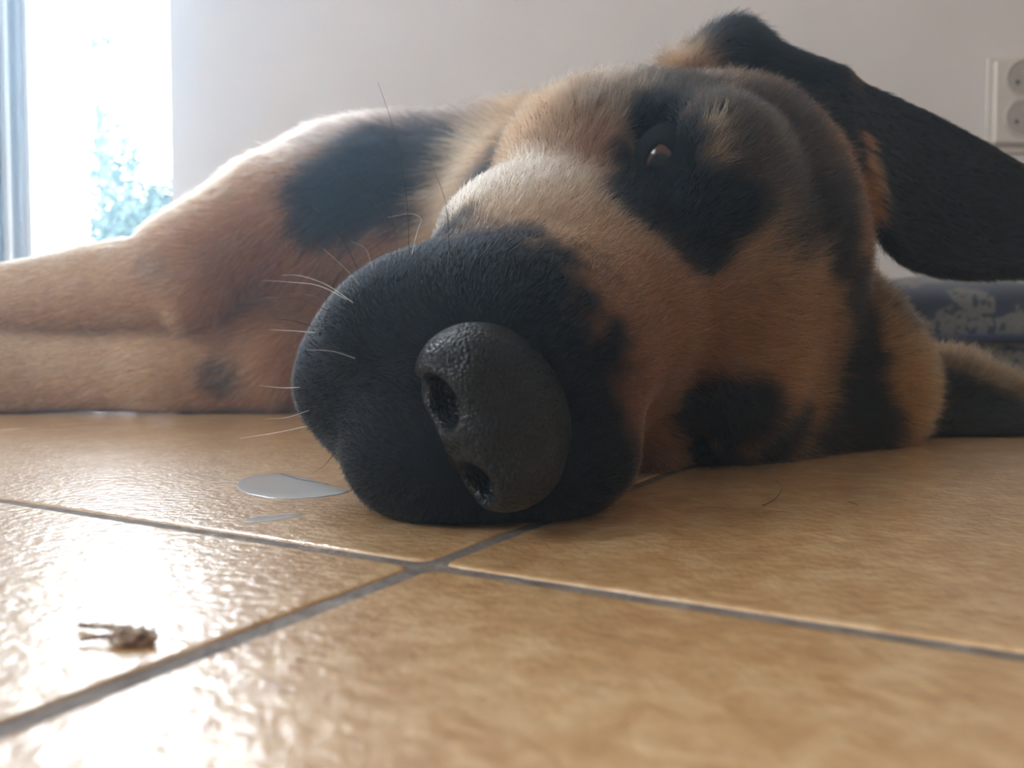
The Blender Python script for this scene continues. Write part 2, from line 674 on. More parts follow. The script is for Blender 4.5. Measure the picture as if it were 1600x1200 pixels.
ear_r, th_r = patch([
    [(1130, 105, .428), (1180, 150, .415), (1230, 200, .40)],
    [(1290, 125, .43), (1315, 190, .410), (1350, 270, .398)],
    [(1440, 185, .44), (1430, 285, .42), (1398, 385, .40)],
    [(1590, 268, .45), (1560, 350, .43), (1490, 422, .41)],
    [(1690, 345, .45), (1680, 390, .44), (1640, 420, .42)]], 0.0042)
fld.sheet(ear_r, th_r, 0.012)
# lower ear, spread on the floor
ear_l, th_l = patch([
    [(1395, 560, .46), (1400, 620, .44), (1410, 672, .445)],
    [(1500, 605, .47), (1490, 640, .46), (1500, 676, .452)],
    [(1600, 640, .475), (1612, 658, .465), (1625, 674, .455)],
    [(1680, 668, .478), (1684, 672, .474), (1688, 676, .470)]], 0.004)
fld.sheet(ear_l, th_l, 0.008)
# eye sockets, mouth line
for s in (1, -1):
    hell(0.143, 0.000, 0.057 * s, 0.0125, 0.0080, 0.0095, 0.008, 'sub')
EYE_R = 0.0115

# rest on the floor
fld.f = Field.smax(fld.f, (0.0003 - fld.zs)[None, None, :].astype(np.float32), 0.001)
V, F = fld.mesh()
V = smooth_mesh(V, F, 3)
del fld
print('dog verts', len(V), 'faces', len(F))


dog = bpy.data.objects.new('dog', None)
C.objects.link(dog)
tag(dog, 'black and tan dog lying on its side on the tiles, muzzle towards the viewer', 'dog')

bvh = BVHTree.FromPolygons([Vector(v) for v in V], F.tolist())
CAM = np.array([0, 0, HC])


def hit(px, py):
    d = CF + (px - 800) / FPX * CX + (600 - py) / FPX * CU
    d = d / np.linalg.norm(d)
    loc, nor, idx, dist = bvh.ray_cast(Vector(CAM), Vector(d), 5.0)
    if loc is None:
        loc, nor, idx, dist = bvh.find_nearest(Vector(CAM + d * 0.45))
    return np.array(loc)


# ---- coat: pigment with some rim light and glare painted in, by place on the body
def smoothstep(a, b, x):
    t = np.clip((x - a) / (b - a), 0, 1)
    return t * t * (3 - 2 * t)


def vnoise(p, scale, seed):
    """cheap smooth value noise in 3-D"""
    q = p * scale + seed * 17.3
    i = np.floor(q).astype(np.int64)
    f = q - i
    f = f * f * (3 - 2 * f)
    out = 0
    for dx in (0, 1):
        for dy in (0, 1):
            for dz in (0, 1):
                h = ((i[:, 0] + dx) * 73856093) ^ ((i[:, 1] + dy) * 19349663) ^ ((i[:, 2] + dz) * 83492791)
                h = (h * 2654435761) & 0xFFFFFFFF
                v = h / 4294967295.0
                wgt = (f[:, 0] if dx else 1 - f[:, 0]) * (f[:, 1] if dy else 1 - f[:, 1]) * (f[:, 2] if dz else 1 - f[:, 2])
                out = out + v * wgt
    return out * 2 - 1


eye_hit = hit(1043, 252)
eh = toH(eye_hit)

BLK = 'b'
# (pixel or head coordinates of the patch centre, radius, black share, softness)
DARK = []


def dk(px, py, r, amt=1.0, soft=0.25):
    DARK.append((hit(px, py), r, amt, soft))


def dh(b, d, l, r, amt=1.0, soft=0.25):
    DARK.append((H(b, d, l), r, amt, soft))


# muzzle
dh(0.01, -0.03, 0.0, 0.062, 1, .2); dh(0.035, -0.07, 0.0, 0.06, 1, .2)
for x, y, r in ((560, 470, .030), (640, 430, .022), (720, 430, .018), (650, 560, .035), (800, 700, .040), (880, 640, .022),
                (900, 730, .026), (820, 520, .024), (760, 460, .016)):
    dk(x, y, r, 1, .35)
dk(860, 480, .016, .5, .6); dk(930, 600, .016, .6, .6)
# eye patches
for x, y, r in ((1035, 190, .015), (1045, 250, .022), (1000, 320, .016), (1050, 340, .020), (1100, 330, .019), (1150, 325, .012), (1095, 385, .012)):
    dk(x, y, r, 1, .3)
for x, y, r in ((1110, 640, .016), (1160, 660, .018), (1220, 680, .016), (1100, 690, .020), (1280, 690, .014), (1350, 680, .022)):
    dk(x, y, r, .95, .35)
# forehead band
for x, y, r in ((1305, 400, .012), (1330, 450, .016), (1335, 500, .0165), (1340, 550, .016), (1330, 610, .018), (1310, 360, .014), (1285, 330, .016), (1345, 640, .016)):
    dk(x, y, r, .95, .45)
# grizzled crown
for x, y, r, a in ((1150, 160, .032, .78), (1230, 230, .034, .74), (1290, 280, .028, .78), (1060, 125, .024, .82), (1185, 285, .018, .68), (1000, 118, .020, .82),
                   (940, 150, .016, .45), (1250, 330, .020, .72), (1320, 170, .03, .92), (1240, 130, .024, .9), (1100, 145, .022, .8), (1180, 120, .022, .85),
                   (1230, 180, .03, .78), (1150, 220, .022, .74), (1130, 190, .020, .66), (1410, 465, .022, .6)):
    dk(x, y, r, a, .5)
# shoulder and back
for x, y, r, a in ((600, 260, .045, 1), (530, 300, .035, 1), (670, 230, .03, .9), (500, 345, .020, .85), (640, 330, .02, .7), (800, 170, .045, .95),
                   (560, 200, .05, .35), (700, 190, .05, .6), (530, 430, .018, .35)):
    dk(x, y, r, a, .45)
DARK.append((P(1160, 85, .428), .030, 1.0, .3))
DARK.append((P(1250, 110, .43), .030, 1.0, .3))
DARK.append((np.array([0.17, 0.85, 0.15]), 0.14, 1.0, .3))
DARK.append((np.array([0.22, 1.05, 0.12]), 0.13, 1.0, .3))
dk(345, 590, .016, .6, .5); dk(240, 420, .014, .35, .6)

TAN = []


def tn(px, py, r, amt=1.0, soft=0.3):
    TAN.append((hit(px, py), r, amt, soft))


for x, y, r in ((1352, 215, .006), (1358, 250, .0065), (1358, 290, .007), (1357, 330, .007), (1357, 370, .007), (1360, 410, .006)):
    tn(x, y, r, .9, .35)
tn(1410, 590, .014, 1, .4); tn(1395, 540, .010, .9, .4)
tn(1062, 100, .008, .9, .5)
tn(1118, 195, .005, .6, .5); tn(1120, 240, .005, .6, .5)

EARP = np.concatenate([ear_r, ear_l])
kde = kdtree.KDTree(len(ear_r))
for i, p in enumerate(ear_r):
    kde.insert(p, i)
kde.balance()
kdl = kdtree.KDTree(len(ear_l))
for i, p in enumerate(ear_l):
    kdl.insert(p, i)
kdl.balance()


def ear_mask(p):
    """0 off the ears, towards 1 on them: upper ear, lower ear"""
    m = np.zeros(len(p))
    m2 = np.zeros(len(p))
    c1 = np.nonzero((p[:, 0] > 0.06) & (p[:, 2] > 0.06) & (p[:, 1] > 0.30) & (p[:, 1] < 0.55))[0]
    for i in c1:
        m[i] = kde.find(p[i])[2]
    m[c1] = 1 - smoothstep(0.006, 0.010, m[c1])
    c2 = np.nonzero((p[:, 0] > 0.19) & (p[:, 2] < 0.05) & (p[:, 1] < 0.55))[0]
    for i in c2:
        m2[i] = kdl.find(p[i])[2]
    m2[c2] = 1 - smoothstep(0.005, 0.009, m2[c2])
    return m, m2


def coat(p, em):
    n1 = vnoise(p, 130, 1) * 0.6 + vnoise(p, 320, 2) * 0.4
    k = np.zeros(len(p))
    for c, r, a, s in DARK:
        d = np.linalg.norm(p - c, axis=1) / r + n1 * 0.22
        k = np.maximum(k, a * (1 - smoothstep(1 - s, 1 + s, d)))
    k = np.maximum(k, em[0] * 0.98)
    k = np.maximum(k, em[1] * 0.95)
    for c, r, a, s in TAN:
        d = np.linalg.norm(p - c, axis=1) / r + n1 * 0.2
        k = k * (1 - a * (1 - smoothstep(1 - s, 1 + s, d)))
    return k


# tan tone: (centre, radius, colour)
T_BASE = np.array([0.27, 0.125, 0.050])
TONES = [(hit(1000, 480), .05, (0.25, 0.098, 0.036)), (hit(880, 330), .032, (0.62, 0.38, 0.20)), (hit(760, 300), .03, (0.90, 0.72, 0.52)), (hit(820, 280), .025, (0.85, 0.64, 0.42)),  # upper cheek: lighter hair with rim light put into the tone
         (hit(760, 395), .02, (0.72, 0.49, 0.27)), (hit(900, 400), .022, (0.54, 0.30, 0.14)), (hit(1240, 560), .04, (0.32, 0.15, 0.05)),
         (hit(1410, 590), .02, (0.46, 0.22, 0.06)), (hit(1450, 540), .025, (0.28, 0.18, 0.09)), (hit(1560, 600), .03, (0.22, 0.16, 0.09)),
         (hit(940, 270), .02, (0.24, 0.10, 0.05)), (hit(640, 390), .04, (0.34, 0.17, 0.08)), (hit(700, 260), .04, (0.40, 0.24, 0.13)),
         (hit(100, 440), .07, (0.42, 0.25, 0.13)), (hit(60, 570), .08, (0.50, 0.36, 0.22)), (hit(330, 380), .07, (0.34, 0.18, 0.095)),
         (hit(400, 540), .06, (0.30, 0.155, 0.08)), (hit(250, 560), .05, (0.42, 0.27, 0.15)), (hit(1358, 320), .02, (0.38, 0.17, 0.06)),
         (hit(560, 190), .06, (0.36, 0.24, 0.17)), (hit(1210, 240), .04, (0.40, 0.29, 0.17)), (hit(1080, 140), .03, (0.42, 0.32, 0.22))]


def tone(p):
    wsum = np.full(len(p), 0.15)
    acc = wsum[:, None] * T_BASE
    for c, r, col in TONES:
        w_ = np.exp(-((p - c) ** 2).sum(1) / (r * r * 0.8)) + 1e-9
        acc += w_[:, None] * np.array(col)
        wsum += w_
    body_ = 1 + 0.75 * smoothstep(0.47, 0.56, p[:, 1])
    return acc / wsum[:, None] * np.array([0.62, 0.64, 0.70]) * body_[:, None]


BLACK = np.array([0.0045, 0.0055, 0.0072])
BLACK_VEILED = np.array([0.012, 0.016, 0.023])       # black behind the head lifted and blued: veiling glare put into the coat


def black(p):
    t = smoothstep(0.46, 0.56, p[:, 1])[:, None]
    return BLACK * (1 - t) + BLACK_VEILED * t



# ---- skin under the fur
emv = ear_mask(V)
kv = coat(V, emv)
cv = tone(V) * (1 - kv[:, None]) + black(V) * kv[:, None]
ms = Mat('dog_skin')
at = ms.n('ShaderNodeVertexColor', layer_name='coat')
ms.l(at, 'Color', ms.b, 'Base Color')
ms.b.inputs['Roughness'].default_value = 0.7
ms.b.inputs['Specular IOR Level'].default_value = 0.05
nz = ms.noise(900, 2)
ms.bump(nz, 'Fac', 0.3, 0.0008)
body = mesh_obj('body', V, F, ms.m, dog)
ca = body.data.color_attributes.new('coat', 'FLOAT_COLOR', 'POINT')
ca.data.foreach_set('color', np.concatenate([cv, np.ones((len(cv), 1))], 1).astype(np.float32).ravel())

# ---- nose leather
NC = P(762, 680, 0.2115)
NR = np.array([-0.45, -0.16, 0.88])
NR -= HB * (NR @ HB)
NR /= np.linalg.norm(NR)
ND = np.cross(HB, NR)
NM = np.stack([HB, ND, NR])
g = np.arange(-0.036, 0.036, 0.0007)
nf = Field(g, g, g)          # nose space: b back, d dorsal, l lateral
nf.ell((0.008, -0.001, 0.002), (0.0175, 0.0140, 0.020), k=0.006)
nf.ell((0.014, 0.004, 0.004), (0.014, 0.0085, 0.018), k=0.008)
nf.ell((0.004, -0.001, 0.0160), (0.0130, 0.0140, 0.0120), k=0.005)        # wings, the lower one squeezed on the floor
nf.ell((0.005, -0.001, -0.0120), (0.0120, 0.0115, 0.0090), k=0.005)
for s, w_, e_ in ((1, 1.0, 1.0), (-1, 0.8, 0.8)):
    nf.ell((-0.009, -0.0050, 0.0120 * s * e_), (0.013, 0.0062 * w_, 0.0072 * w_), k=0.003, op='sub')   # nostril
    nf.chain([((-0.008, -0.009, 0.0145 * s * e_), 0.0036 * w_), ((-0.003, -0.0140, 0.0185 * s * e_), 0.0026 * w_), ((0.006, -0.0130, 0.0265 * s * e_), 0.0018)], 0.003, 'sub')
nf.chain([((-0.0115, 0.004, 0), 0.0008), ((-0.009, -0.012, 0), 0.0012), ((0.002, -0.020, 0), 0.0014)], 0.003, 'sub')
NV, NF = nf.mesh()
NV = smooth_mesh(NV, NF, 2)
NV = NC + NV @ NM
mn = Mat('nose_leather')
mn.b.inputs['Base Color'].default_value = (0.0035, 0.0042, 0.0055, 1)
mn.b.inputs['Roughness'].default_value = 0.30
mn.b.inputs['Specular IOR Level'].default_value = 0.30
tc = mn.n('ShaderNodeTexCoord')
vo = mn.n('ShaderNodeTexVoronoi')
vo.inputs['Scale'].default_value = 1050
mn.l(tc, 'Object', vo, 'Vector')
mn.bump(vo, 'Distance', 0.6, 0.0009).invert = True
nose = mesh_obj('nose', NV, NF, mn.m, dog)
nose['label'] = 'black pebbled nose leather with open nostrils'
noseC, noseR = NC, 0.019


# ---- eyes
def eye_material():
    m = Mat('eye')
    tc = m.n('ShaderNodeTexCoord')
    sx = m.n('ShaderNodeSeparateXYZ')
    m.l(tc, 'Object', sx, 'Vector')
    ml = m.n('ShaderNodeMath', operation='MULTIPLY')
    m.l(sx, 'Z', ml, 0)
    ml.inputs[1].default_value = 80.0
    r = m.ramp(ml, 'Value', [(0.0, (0.03, 0.02, 0.018)), (0.62, (0.015, 0.01, 0.01)), (0.68, (0.085, 0.036, 0.020)), (0.84, (0.055, 0.023, 0.013)), (0.87, (0.003, 0.003, 0.003))])
    m.l(r, 'Color', m.b, 'Base Color')
    m.b.inputs['Roughness'].default_value = 0.12
    m.b.inputs['Specular IOR Level'].default_value = 0.3
    m.b.inputs['Coat Weight'].default_value = 0.0
    m.b.inputs['Coat Roughness'].default_value = 0.02
    return m.m


M_eye = eye_material()
M_lid = plain('eyelid_skin', (0.0035, 0.004, 0.005), 0.8, 0.08, bump=(700, 0.4, 0.0006))


def build_eye(pos, fwd, up):
    fwd = Vector(fwd).normalized()
    up = Vector(up)
    up = (up - fwd * up.dot(fwd)).normalized()
    side = up.cross(fwd)
    Mx = Matrix((side, up, fwd)).transposed()
    bm = bmesh.new()
    bmesh.ops.create_uvsphere(bm, u_segments=40, v_segments=24, radius=EYE_R)
    e = from_bm('eye', bm, M_eye, dog, True)
    e.matrix_local = Matrix.Translation(Vector(pos)) @ Mx.to_4x4()
    e['label'] = 'half closed dark brown eye'
    # lids: an almond shaped ring whose opening sits low
    bm = bmesh.new()
    N = 40
    rings = []
    for sv, dz in ((0.0, -0.0006), (0.0, 0.0007), (0.10, 0.0012), (0.25, 0.0011), (0.45, 0.0009), (0.7, 0.0008), (1.0, 0.0006)):
        ring = []
        for i in range(N):
            t = 2 * math.pi * i / N
            st, ct = math.sin(t), math.cos(t)
            ax, ay = 0.0058 * st * abs(st) ** 0.4, -0.0012 + 0.0086 * ct
            x = ax * (1 - sv) + 0.0135 * st * sv
            y = ay * (1 - sv) + 0.0135 * ct * sv
            rr = math.hypot(x, y)
            R_ = EYE_R
            z = math.sqrt(R_ * R_ - rr * rr) if rr < R_ * 0.8 else R_ * 0.6 - (rr - R_ * 0.8) * 2.2
            ring.append(bm.verts.new((x, y, z + dz)))
        rings.append(ring)
    for r0, r1 in zip(rings, rings[1:]):
        for i in range(N):
            bm.faces.new((r0[i], r0[(i + 1) % N], r1[(i + 1) % N], r1[i]))
    from_bm('eyelid', bm, M_lid, e, True)
    return e


to_cam = CAM - eye_hit
to_cam = to_cam / np.linalg.norm(to_cam)
eye_c = eye_hit - to_cam * (EYE_R + 0.0002)
build_eye(eye_c, to_cam + np.array([-0.25, 0, -0.12]), (-0.05, 0, 1))
ec = toH(eye_c)
fl = HM @ (to_cam + np.array([-0.25, 0, -0.12]))
ul = HM @ np.array([-0.05, 0, 1])
left_c = H(ec[0], ec[1], -ec[2])
build_eye(left_c, np.array([fl[0], fl[1], -fl[2]]) @ HM, np.array([-ul[0], -ul[1], ul[2]]) @ HM)
eyes_w = [np.array(eye_c), np.array(left_c)]

# ---- fur
BODYDIR = np.array([0.30, 0.85, -0.2])
EARFLOW0 = P(1640, 390, .44) - P(1250, 160, .40)
LM = []   # (centre, spread, length, flow, lift)


def lm(c, spread, length, flow, lift=0.45):
    LM.append((np.asarray(c), spread, length, np.asarray(flow, float), lift))


for l_ in (-1, 0, 1):
    lm(H(0.00, -0.02, 0.03 * l_), .02, .0020, 0.6 * HB + 0.5 * l_ * HR - 0.5 * HD, .45)
    lm(H(0.03, -0.06, 0.03 * l_), .025, .0034, HB - 0.6 * HD, .30)
    lm(H(0.04, 0.025, 0.025 * l_), .02, .0026, HB, .28)
    lm(H(0.05, -0.02, 0.045 * l_), .025, .0036, HB + 0.2 * l_ * HR, .30)
    lm(H(0.09, 0.02, 0.03 * l_), .025, .0055, HB + 0.15 * l_ * HR, .35)
    lm(H(0.10, -0.03, 0.055 * l_), .025, .0080, HB + 0.1 * l_ * HR - 0.3 * HD, .40)
    lm(H(0.13, 0.02, 0.03 * l_), .02, .0065, HB + 0.35 * l_ * HR, .35)
    lm(H(0.145, 0.0, 0.055 * l_), .016, .0040, HB + 0.4 * l_ * HR, .30)
    lm(H(0.18, 0.04, 0.04 * l_), .03, .0100, HB + 0.35 * l_ * HR, .38)
    lm(H(0.18, -0.03, 0.085 * l_), .03, .0130, HB - 0.3 * HD, .45)
    lm(H(0.24, 0.05, 0.04 * l_), .03, .0120, HB, .40)
    lm(H(0.24, -0.04, 0.08 * l_), .03, .0150, HB - 0.3 * HD, .50)
lm(P(1290, 140, .43), .018, .005, EARFLOW0, .25)
lm(P(1340, 150, .43), .018, .005, EARFLOW0, .25)
lm(hit(1150, 70), .018, .007, EARFLOW0, .4)
lm(hit(1410, 590), .02, .012, np.array([1, .1, -.3]), .5)
lm((0.05, 0.53, 0.18), .05, .026, np.array([-0.3, .8, .1]), .55)
lm((-0.05, 0.53, 0.11), .05, .028, np.array([-0.6, .6, -.1]), .55)
lm((0.0, 0.53, 0.03), .05, .026, np.array([-0.6, .6, -.3]), .5)
lm((0.0, 0.66, 0.22), .06, .026, np.array([-0.35, .75, -.1]), .5)
lm((-0.15, 0.64, 0.18), .06, .015, np.array([-0.6, .4, -.5]), .4)
lm((-0.12, 0.63, 0.08), .06, .013, np.array([-0.6, .3, -.5]), .4)
lm((-0.25, 0.60, 0.10), .05, .0075, np.array([-1, .05, -.25]), .35)
lm((-0.25, 0.62, 0.03), .05, .0075, np.array([-1, .05, -.2]), .35)
lm((-0.42, 0.60, 0.09), .06, .006, np.array([-1, .0, -.1]), .3)
lm((-0.42, 0.63, 0.03), .06, .006, np.array([-1, .0, -.1]), .3)
lm((-0.58, 0.61, 0.05), .05, .006, np.array([-1, .0, -.1]), .3)
lm((0.10, 0.85, 0.20), .10, .026, BODYDIR, .45)
lm((0.15, 1.03, 0.18), .10, .024, BODYDIR, .45)
lm((-0.1, 1.05, 0.08), .10, .016, np.array([-1, .1, -.2]), .4)
lm((0.1, 1.2, 0.03), .07, .03, np.array([-1, .2, -.1]), .5)
LMc = np.array([l[0] for l in LM])
LMs = np.array([l[1] for l in LM])
LMl = np.array([l[2] for l in LM])
LMf = np.array([l[3] / np.linalg.norm(l[3]) for l in LM])
LMt = np.array([l[4] for l in LM])
EARFLOW = P(1640, 390, .44) - P(1250, 160, .40)
EARFLOW = EARFLOW / np.linalg.norm(EARFLOW)


def grow(density_fn, radius_fn, name, seed):
    r_ = np.random.default_rng(seed)
    T = np.concatenate([F[:, [0, 1, 2]], F[:, [0, 2, 3]]])
    A, B_, Cc = V[T[:, 0]], V[T[:, 1]], V[T[:, 2]]
    cr = np.cross(B_ - A, Cc - A)
    area = 0.5 * np.linalg.norm(cr, axis=1)
    cen = (A + B_ + Cc) / 3
    N = cr / (2 * area[:, None] + 1e-20)
    dens = density_fn(cen, N)
    cnt = r_.poisson(area * dens)
    ti = np.repeat(np.arange(len(T)), cnt)
    n = len(ti)
    u, v = r_.random(n), r_.random(n)
    fl_ = u + v > 1
    u[fl_], v[fl_] = 1 - u[fl_], 1 - v[fl_]
    tv = vnrm[T[ti]]
    p = A[ti] + u[:, None] * (B_ - A)[ti] + v[:, None] * (Cc - A)[ti]
    nn = tv[:, 0] * (1 - u - v)[:, None] + tv[:, 1] * u[:, None] + tv[:, 2] * v[:, None]
    nn /= np.linalg.norm(nn, axis=1)[:, None] + 1e-12
    # attributes from the landmarks
    L = np.zeros(n); FLW = np.zeros((n, 3)); LIFT = np.zeros(n); W = np.zeros(n)
    for c, s_, l_, f_, t_ in zip(LMc, LMs, LMl, LMf, LMt):
        wg = np.exp(-((p - c) ** 2).sum(1) / (2 * s_ * s_)) + 1e-7 / (((p - c) ** 2).sum(1) + 1e-4)
        L += wg * l_; FLW += wg[:, None] * f_; LIFT += wg * t_; W += wg
    L /= W; FLW /= W[:, None]; LIFT /= W
    em = ear_mask(p)
    e_ = np.maximum(em[0], em[1])
    L = L * (1 - e_) + 0.0055 * e_
    FLW = FLW * (1 - em[0][:, None]) + EARFLOW * em[0][:, None]
    FLW = FLW * (1 - em[1][:, None]) + np.array([1, .1, 0]) * em[1][:, None]
    LIFT = LIFT * (1 - e_) + 0.22 * e_
    # short around the eyes, none on the nose and the lids
    keep = np.ones(n, bool)
    for ew in eyes_w:
        d = np.linalg.norm(p - ew, axis=1)
        L *= 0.35 + 0.65 * smoothstep(0.012, 0.024, d)
        q_ = (p - ew) - np.outer((p - ew) @ (to_cam), to_cam)
        keep &= ~((np.linalg.norm(q_, axis=1) < 0.0088) & (d < 0.022))
    dn = np.linalg.norm((p - NC) @ NM.T / np.array([0.020, 0.0140, 0.0225]), axis=1)
    keep &= dn > 1.0
    L *= 0.45 + 0.55 * smoothstep(1.0, 1.5, dn)
    keep &= p[:, 2] > 0.003
    p, nn, L, FLW, LIFT = p[keep], nn[keep], L[keep], FLW[keep], LIFT[keep]
    em = (em[0][keep], em[1][keep])
    n = len(p)
    # clumping noise in the flow
    cl = np.stack([vnoise(p, 110, 5 + a) for a in range(3)], 1) * 0.30 + np.stack([vnoise(p, 350, 9 + a) for a in range(3)], 1) * 0.22
    FLW = FLW + cl + r_.normal(0, 0.12, (n, 3))
    tg = FLW - nn * (FLW * nn).sum(1)[:, None]
    tg /= np.linalg.norm(tg, axis=1)[:, None] + 1e-9
    lift = np.clip(LIFT * (1 + r_.normal(0, 0.30, n)), 0.08, 1.2)
    L = L * np.clip(1 + r_.normal(0, 0.22, n), 0.4, 1.7)
    d0 = tg * np.cos(lift)[:, None] + nn * np.sin(lift)[:, None]
    bend = tg * 0.45 - nn * (0.30 * np.sin(lift))[:, None] + np.array([0, 0, -0.10])
    K = 5
    ts = np.linspace(0, 1, K)
    PT = p[:, None, :] - nn[:, None, :] * 0.0004 + L[:, None, None] * (ts[None, :, None] * d0[:, None, :] * 0.85 + (ts ** 2)[None, :, None] * bend[:, None, :] * 0.5)
    # keep above the floor
    PT[:, :, 2] = np.maximum(PT[:, :, 2], 0.0006)
    rad = radius_fn(p)[:, None] * (1 - 0.75 * ts[None, :] ** 1.5)
    # colour: dark and tan hairs mingle
    k = coat(p, em)
    pick = smoothstep(0.0, 1.0, np.clip((k - 0.5) * 1.5 + 0.5, 0, 1)) > r_.random(n)
    mixk = np.where(pick, 0.35 * k + 0.65, 0.30 * k)
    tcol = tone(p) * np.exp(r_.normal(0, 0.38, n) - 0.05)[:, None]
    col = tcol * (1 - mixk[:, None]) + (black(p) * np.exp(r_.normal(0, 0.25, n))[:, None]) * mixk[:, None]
    hc = bpy.data.hair_curves.new(name)
    hc.add_curves([K] * n)
    hc.attributes['position'].data.foreach_set('vector', PT.astype(np.float32).ravel())
    ra = hc.attributes.get('radius') or hc.attributes.new('radius', 'FLOAT', 'POINT')
    ra.data.foreach_set('value', rad.astype(np.float32).ravel())
    co = hc.attributes.new('hair_tint', 'FLOAT_COLOR', 'CURVE')
    co.data.foreach_set('color', np.concatenate([col, np.ones((n, 1))], 1).astype(np.float32).ravel())
    print(name, n)
    o = link(name, hc, M_fur, dog)
    o['kind'] = 'stuff'
    return o


mf = Mat('fur')
mf.nt.nodes.remove(mf.b)
out = [n_ for n_ in mf.nt.nodes if n_.type == 'OUTPUT_MATERIAL'][0]
hb = mf.n('ShaderNodeBsdfHairPrincipled')
hb.parametrization = 'COLOR'
at = mf.n('ShaderNodeAttribute', attribute_name='hair_tint')
mf.l(at, 'Color', hb, 'Color')
hb.inputs['Roughness'].default_value = 0.38
hb.inputs['Radial Roughness'].default_value = 0.45
hb.inputs['IOR'].default_value = 1.28
mf.nt.links.new(hb.outputs[0], out.inputs['Surface'])
M_fur = mf.m

if FUR:
    vn = np.zeros((len(V), 3), np.float32)
    vnf = np.empty(len(V) * 3, np.float32)
    body.data.vertices.foreach_get('normal', vnf)
    vnrm = vnf.reshape(-1, 3).astype(float)

    def dens(c, N):
        hd = toH(c)
        nearhead = (1 - smoothstep(0.46, 0.54, c[:, 1]))
        face = (1 - smoothstep(0.10, 0.14, hd[:, 0]))
        base = 0.45e6
        d = base + (1.8e6 - base) * nearhead + 1.2e6 * face * nearhead
        far = smoothstep(0.72, 0.85, c[:, 1])
        d = d * (1 - 0.75 * far)
        vis = ((CAM - c) * N).sum(1) / np.linalg.norm(CAM - c, axis=1)
        return d * (0.30 + 0.70 * smoothstep(-0.45, -0.1, vis))

    def radi(p):
        dist = np.linalg.norm(p - CAM, axis=1)
        return 0.00009 + 0.00013 * smoothstep(0.35, 0.8, dist) - 0.000025 * (1 - smoothstep(0.22, 0.30, dist))

    fur = grow(dens, radi, 'fur', 3)
    fur['label'] = 'short black and tan coat'

# ---- whiskers, rooted on the lips, each one a hair of its own
M_whd = plain('dark_whisker', (0.012, 0.012, 0.014), 0.35, 0.6, bump=(500, 0.1, 0.0001))
M_whl = plain('pale_whisker', (0.55, 0.54, 0.50), 0.35, 0.6, bump=(500, 0.1, 0.0001))


def tube_mesh(name, pts, r0, r1, seg=5, steps=18):
    pts = [Vector(p) for p in pts]
    n = len(pts)
    cur = []
    for i in range(steps + 1):
        x = i / steps * (n - 1)
        k = min(int(x), n - 2)
        u = x - k
        g_ = lambda q: pts[max(0, min(n - 1, q))]
        p0, p1, p2, p3 = g_(k - 1), g_(k), g_(k + 1), g_(k + 2)
        cur.append(0.5 * (2 * p1 + (p2 - p0) * u + (2 * p0 - 5 * p1 + 4 * p2 - p3) * u * u + (3 * p1 - p0 - 3 * p2 + p3) * u ** 3))
    bm = bmesh.new()
    rings = []
    for i, c in enumerate(cur):
        t = (cur[min(i + 1, steps)] - cur[max(i - 1, 0)]).normalized()
        a = t.orthogonal().normalized()
        b = t.cross(a)
        r = r0 + (r1 - r0) * i / steps
        rings.append([bm.verts.new(c + (a * math.cos(q) + b * math.sin(q)) * r) for q in [2 * math.pi * j / seg for j in range(seg)]])
    for q0, q1 in zip(rings, rings[1:]):
        for j in range(seg):
            bm.faces.new((q0[j], q0[(j + 1) % seg], q1[(j + 1) % seg], q1[j])).smooth = True
    bm.faces.new(rings[0][::-1])
    bm.faces.new(rings[-1])
    return bm


WH = [([(640, 402), (634, 300), (616, 205), (590, 128)], 0), ([(643, 400), (652, 362), (658, 342), (640, 334), (605, 340)], 1),
      ([(702, 388), (699, 335), (690, 295), (667, 243)], 0), ([(566, 440), (540, 382), (500, 332), (440, 303)], 0),
      ([(583, 424), (572, 390), (548, 377)], 1), ([(556, 476), (512, 446), (470, 431), (440, 430)], 1),
      ([(520, 490), (474, 469), (430, 465), (390, 470)], 0), ([(545, 470), (500, 447), (455, 441), (410, 438)], 1),
      ([(505, 515), (455, 501), (400, 497)], 0), ([(495, 520), (458, 517), (420, 515)], 1),
      ([(560, 562), (520, 549), (480, 547)], 1), ([(472, 605), (440, 606), (405, 602)], 1),
      ([(535, 742), (500, 746), (468, 736), (458, 712), (472, 684)], 0), ([(538, 748), (505, 751), (480, 742)], 0),
      ([(524, 705), (508, 726), (486, 742)], 0), ([(484, 665), (432, 676), (375, 685)], 1),
      ([(862, 412), (864, 390), (863, 368)], 0), ([(622, 404), (612, 340), (580, 295), (533, 262)], 0),
      ([(562, 446), (540, 420), (504, 388)], 1), ([(612, 408), (606, 360), (590, 320), (556, 300)], 0),
      ([(486, 640), (450, 652), (412, 655)], 1), ([(530, 480), (488, 462), (452, 458)], 0)]
for i, (pl, pale) in enumerate(WH):
    r_ = hit(*pl[0])
    dep = (r_ - CAM) @ CF
    drift = (0.012 if i % 2 else -0.006)
    pts = [r_ + (r_ - CAM) * 0.004] + [P(x, y, dep + drift * (j + 1) / len(pl)) for j, (x, y) in enumerate(pl[1:])]
    for p in pts:
        p[2] = max(p[2], 0.0008)
    from_bm('whisker', tube_mesh('whisker', pts, 0.00012, 0.00004), M_whl if pale else M_whd, dog, True)

